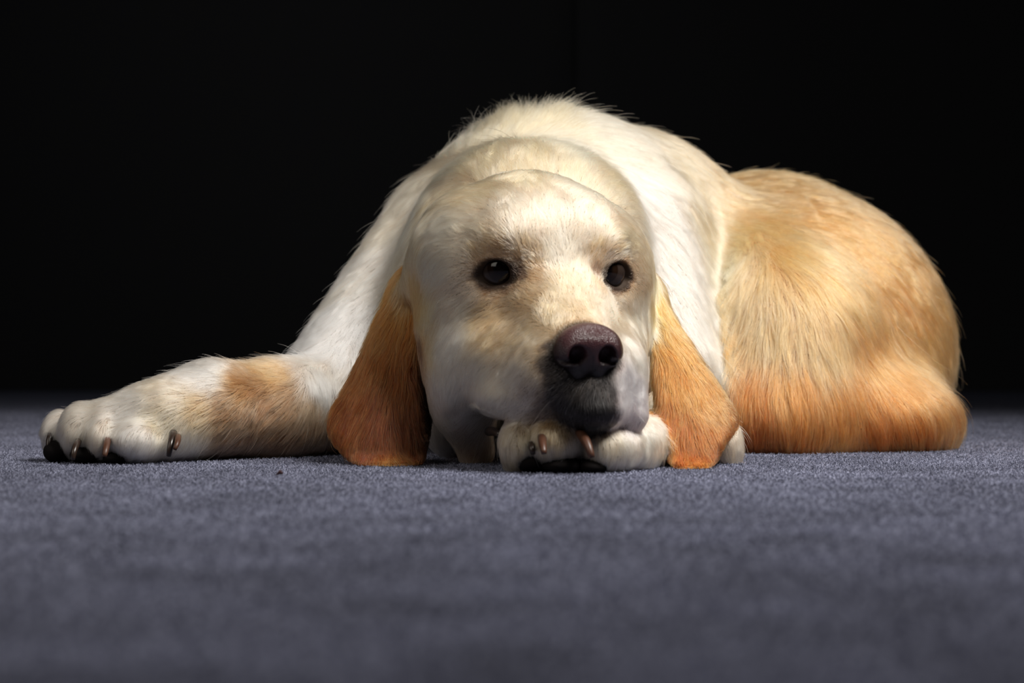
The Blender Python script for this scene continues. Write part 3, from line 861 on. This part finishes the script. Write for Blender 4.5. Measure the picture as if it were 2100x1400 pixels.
def make_fur(name, P, N, g, nseg, rad, label=None, parent=None):
    n = len(P)
    D, Ln, Cc = coat(P, N, g)
    D = D + 0.22 * vnoise(P, 0.011, 1) + np.where(g == HEAD, 0.14, 0.22)[:, None] * vnoise(P, 0.0035, 2) + 0.10 * rng.normal(size=(n, 3))
    D -= (D * N).sum(1)[:, None] * N
    D /= np.linalg.norm(D, axis=1)[:, None] + 1e-9
    rv = rng.random(n)
    Ln = Ln * (0.65 + 0.55 * rng.random(n)) * (1 + 0.2 * vnoise(P, 0.006, 3)[:, 0])
    lift = 0.14 + 0.08 * vnoise(P, 0.005, 4)[:, 0] + 0.06 * rng.normal(size=n)
    fly = rng.random(n) < 0.008
    fly &= (g != HEAD)
    lift = np.where((g == LEGL) | (g == LEGR), lift + 0.09, lift)
    # ruffled hair standing on the nape
    tuft = np.exp(-(((P - aP_tuft) / np.array([0.045, 0.08, 0.02])) ** 2).sum(1))
    lift = lift + 0.6 * tuft
    lift = np.where(fly, lift * 2.3, lift); Ln = np.where(fly, Ln * 1.2, Ln)
    lift = np.clip(lift, 0.05, 0.9)
    head = g == HEAD
    lift = np.where(head, np.clip(lift * 0.75, 0.05, .3), lift)
    pts = np.empty((n, nseg + 1, 3))
    p = P - N * 0.0006
    pts[:, 0] = p
    d = D.copy(); nn = N.copy()
    ds = Ln / nseg
    for i in range(nseg):
        s_ = (i + 1) / nseg
        d = d - (d * nn).sum(1)[:, None] * nn
        d /= np.linalg.norm(d, axis=1)[:, None] + 1e-9
        # hair hangs a little
        dd = d + np.array([0, 0, -0.10]) * s_ + 0.25 * s_ * vnoise(p, 0.0045, 5)
        q_ = p + dd / np.linalg.norm(dd, axis=1)[:, None] * ds[:, None]
        sd = trilin(G, ORG, HV, q_)
        nn2 = grad(q_)
        tgt = lift * Ln * (s_ - 0.35 * s_ * s_)
        corr = np.clip(tgt - sd, -0.5 * ds, 1.5 * ds)
        q_ = q_ + nn2 * corr[:, None]
        q_[:, 2] = np.maximum(q_[:, 2], 0.0012)
        dn = q_ - p
        d = dn / (np.linalg.norm(dn, axis=1)[:, None] + 1e-9)
        nn = nn2
        p = q_
        pts[:, i + 1] = p
    bright = (1 + np.where(g == HEAD, 0.07, 0.16) * vnoise(P, 0.004, 6)[:, 0] + 0.17 * rng.normal(size=n))
    Cc = np.clip(Cc ** (1 / np.clip(bright, .6, 1.5))[:, None], 0.002, 0.97)
    # silver hairs in the dark muzzle
    lum = Cc.mean(1)
    hv = ((P - HO) @ HR)[:, 1] * 100
    sil = head & (lum < 0.09) & (hv < -4.2) & (rng.random(n) < 0.035)
    Cc[sil] = srgb(150, 152, 156)
    cu = bpy.data.hair_curves.new(name)
    cu.add_curves([nseg + 1] * n)
    cu.attributes['position'].data.foreach_set('vector', (pts - OFF).astype(np.float32).ravel())
    s_ = np.linspace(0, 1, nseg + 1)
    prof = rad * (1 - 0.75 * s_ ** 1.5)
    ra = cu.attributes.get('radius') or cu.attributes.new('radius', 'FLOAT', 'POINT')
    ra.data.foreach_set('value', (prof[None, :] * (0.75 + 0.5 * rv)[:, None]).astype(np.float32).ravel())
    co_ = cu.attributes.new('coat', 'FLOAT_COLOR', 'CURVE')
    co_.data.foreach_set('color', np.hstack([Cc, np.ones((n, 1))]).astype(np.float32).ravel())
    cu.materials.append(fm_)
    o = bpy.data.objects.new(name, cu)
    C.objects.link(o); o.parent = parent
    if label: o['label'] = label
    return o


aP_tuft = raycast(1070, 262)
tri = np.vstack([F[:, [0, 1, 2]], F[:, [0, 2, 3]]])
ta, tb, tc_ = V[tri[:, 0]], V[tri[:, 1]], V[tri[:, 2]]
cr_ = np.cross(tb - ta, tc_ - ta)
area = np.linalg.norm(cr_, axis=1) / 2
tn = cr_ / (2 * area[:, None] + 1e-15)
tcn = (ta + tb + tc_) / 3
tg = vgrp[tri[:, 0]]
# where hair is left out: eye openings, nose, pads, mouth line
nf = field(NZF, tcn)
bald = nf < 0.0006
for eo in EYEO:
    q = (tcn - eo) @ (HR @ rotY(math.atan2(0.55 * (1 if eo is not EYEO[0] and eo[0] > EYEO[0][0] else -1), 1.0))) * 100
    bald |= (np.sqrt((q[:, 0] / 1.2) ** 2 + (q[:, 1] / .9) ** 2 + (q[:, 2] / 2.0) ** 2) < 1.02) & (tg == HEAD)
bald |= tcn[:, 2] < 0.0012
toc = CAM - tcn; toc /= np.linalg.norm(toc, axis=1)[:, None]
facing = (tn * toc).sum(1)
dens = np.array([1.3, 3.2, 2.2, 2.4, 2.2, 2.2])[tg] * 1e6      # hairs per square metre
dens = np.where(facing > -0.15, dens, dens * 0.3)
wgt = area * dens * (~bald)
DEN = 1.0
for name, sel, nseg, rad, label in [('fur', tg < EARL, 6, 0.00013, 'cream and golden coat'), ('ear_fur', tg == EARL, 6, 0.00012, 'brown ear on the left of the photo'),
                                    ('ear_fur', tg == EARR, 6, 0.00012, 'golden brown ear on the right of the photo')]:
    ww = np.where(sel, wgt, 0); tot = int(ww.sum() * DEN)
    cdf = np.cumsum(ww); idx = np.searchsorted(cdf, rng.random(tot) * cdf[-1])
    r1, r2 = np.sqrt(rng.random(tot)), rng.random(tot)
    P = ta[idx] * (1 - r1)[:, None] + tb[idx] * (r1 * (1 - r2))[:, None] + tc_[idx] * (r1 * r2)[:, None]
    N = grad(P)
    make_fur(name, P, N, tg[idx], nseg, rad, label, dog)
    print(name, tot, time.time() - T0)


# ------------------------------------------------------------------ whiskers and long guard hairs
WK = [((1115, 800), (-30, 22), .016), ((1130, 820), (-45, 35), .018), ((1290, 800), (45, 60), .028), ((1295, 820), (40, 70), .03), ((1300, 840), (30, 60), .03),
      ((1450, 722), (45, 12), .014), ((1455, 735), (42, 14), .014), ((1452, 765), (40, 8), .012), ((985, 900), (-90, 90), .03), ((1200, 505), (4, -26), .008), ((1010, 500), (-10, -24), .008)]
wp = []
for (bx, by), (dx, dy), ln_ in WK:
    a_ = raycast(bx, by); n_ = grad(a_[None])[0]
    d_ = np.array([dx, 0, 0]) - dy * c_u; d_ /= np.linalg.norm(d_)
    d_ = d_ * 0.85 + n_ * 0.5
    for t_ in np.linspace(0, 1, 7):
        p_ = a_ + d_ * ln_ * t_ + np.array([0, 0, -0.010 * t_ * t_ * ln_ / .04])
        p_[2] = max(p_[2], .002); wp.append(p_)
cu = bpy.data.hair_curves.new('whisker_hair')
cu.add_curves([7] * len(WK))
cu.attributes['position'].data.foreach_set('vector', (np.array(wp) - OFF).astype(np.float32).ravel())
ra = cu.attributes.get('radius') or cu.attributes.new('radius', 'FLOAT', 'POINT')
ra.data.foreach_set('value', np.tile(np.linspace(.00007, .00002, 7), len(WK)).astype(np.float32))
co_ = cu.attributes.new('coat', 'FLOAT_COLOR', 'CURVE')
co_.data.foreach_set('color', np.tile([*srgb(225, 215, 200), 1], len(WK)).astype(np.float32))
cu.materials.append(fm_)
o = bpy.data.objects.new('whisker_hair', cu); C.objects.link(o); o.parent = dog

# ------------------------------------------------------------------ carpet pile around the dog
pm, nt, bs = node_mat('carpet_fibre')
at = nt.nodes.new('ShaderNodeAttribute'); at.attribute_name = 'coat'
nt.links.new(at.outputs['Color'], bs.inputs['Base Color'])
bs.inputs['Roughness'].default_value = 1.0; bs.inputs['Specular IOR Level'].default_value = 0.0
n = 900000
u_ = rng.random(n)
yy = 0.29 * (2.5 / 0.29) ** u_
xx = (rng.random(n) * 2 - 1) * yy * 0.37 + rng.normal(size=n) * 0.10 * (rng.random(n) < 0.25)
yy = yy * np.exp(0.1 * rng.normal(size=n))
ln = 0.0011 + 0.0012 * rng.random(n)
dr = rng.normal(size=(n, 3)); dr[:, 2] = np.abs(dr[:, 2]) * 0.8 + 0.35
dr /= np.linalg.norm(dr, axis=1)[:, None]
p0 = np.stack([xx, yy, np.full(n, -0.0004)], 1)
p1 = p0 + dr * ln[:, None] * 0.6 + np.array([0, 0, .0004])
p2 = p1 + (dr + rng.normal(size=(n, 3)) * 0.6 * [1, 1, .3]) * ln[:, None] * 0.5
pts = np.stack([p0, p1, p2], 1)
pts[..., 2] = np.minimum(pts[..., 2], 0.0022)
cu = bpy.data.hair_curves.new('carpet_pile')
cu.add_curves([3] * n)
cu.attributes['position'].data.foreach_set('vector', pts.astype(np.float32).ravel())
ra = cu.attributes.get('radius') or cu.attributes.new('radius', 'FLOAT', 'POINT')
ra.data.foreach_set('value', np.tile([0.00019, 0.00017, 0.00010], n).astype(np.float32))
base = srgb(87, 89, 105)[None] * (1 - (k_ := rng.random(n)[:, None] ** 1.3)) + srgb(168, 171, 194)[None] * k_
base *= (1 + 0.20 * vnoise(p0, 0.035, 11)[:, :1] + 0.05 * vnoise(p0, 0.009, 12)[:, :1])
co_ = cu.attributes.new('coat', 'FLOAT_COLOR', 'CURVE')
co_.data.foreach_set('color', np.hstack([np.clip(base, 0, 1), np.ones((n, 1))]).astype(np.float32).ravel())
cu.materials.append(pm)
o = bpy.data.objects.new('carpet_pile', cu); C.objects.link(o); o.parent = floor
o['kind'] = 'stuff'

# ------------------------------------------------------------------ a crumb of lint on the carpet
lm, nt, bs = node_mat('lint')
bs.inputs['Base Color'].default_value = (*srgb(58, 30, 34), 1); bs.inputs['Roughness'].default_value = 0.8
lp = W(573, 981, 0.940); lp[2] = 0.0022
lv = []; lf = []
for i in range(9):
    t = i / 8
    c = np.array([(t - .5) * .0042, .0008 * math.sin(t * 5), .0012 * math.sin(t * 3.0) + t * .0008])
    r = .0009 * (0.5 + math.sin(math.pi * t) * (1 + .3 * math.sin(i * 2.3)))
    for j in range(8):
        a = j * math.pi / 4
        lv.append(c + r * np.array([0.2 * math.sin(a), math.cos(a), math.sin(a)]))
for i in range(8):
    for j in range(8):
        lf.append((i * 8 + j, i * 8 + (j + 1) % 8, (i + 1) * 8 + (j + 1) % 8, (i + 1) * 8 + j))
lint = mesh_obj('lint', np.array(lv), lf, lm)
lint.location = lp
tag(lint, 'tiny dark red crumb of lint on the carpet in front of the left ear', 'lint')
print('done', time.time() - T0)
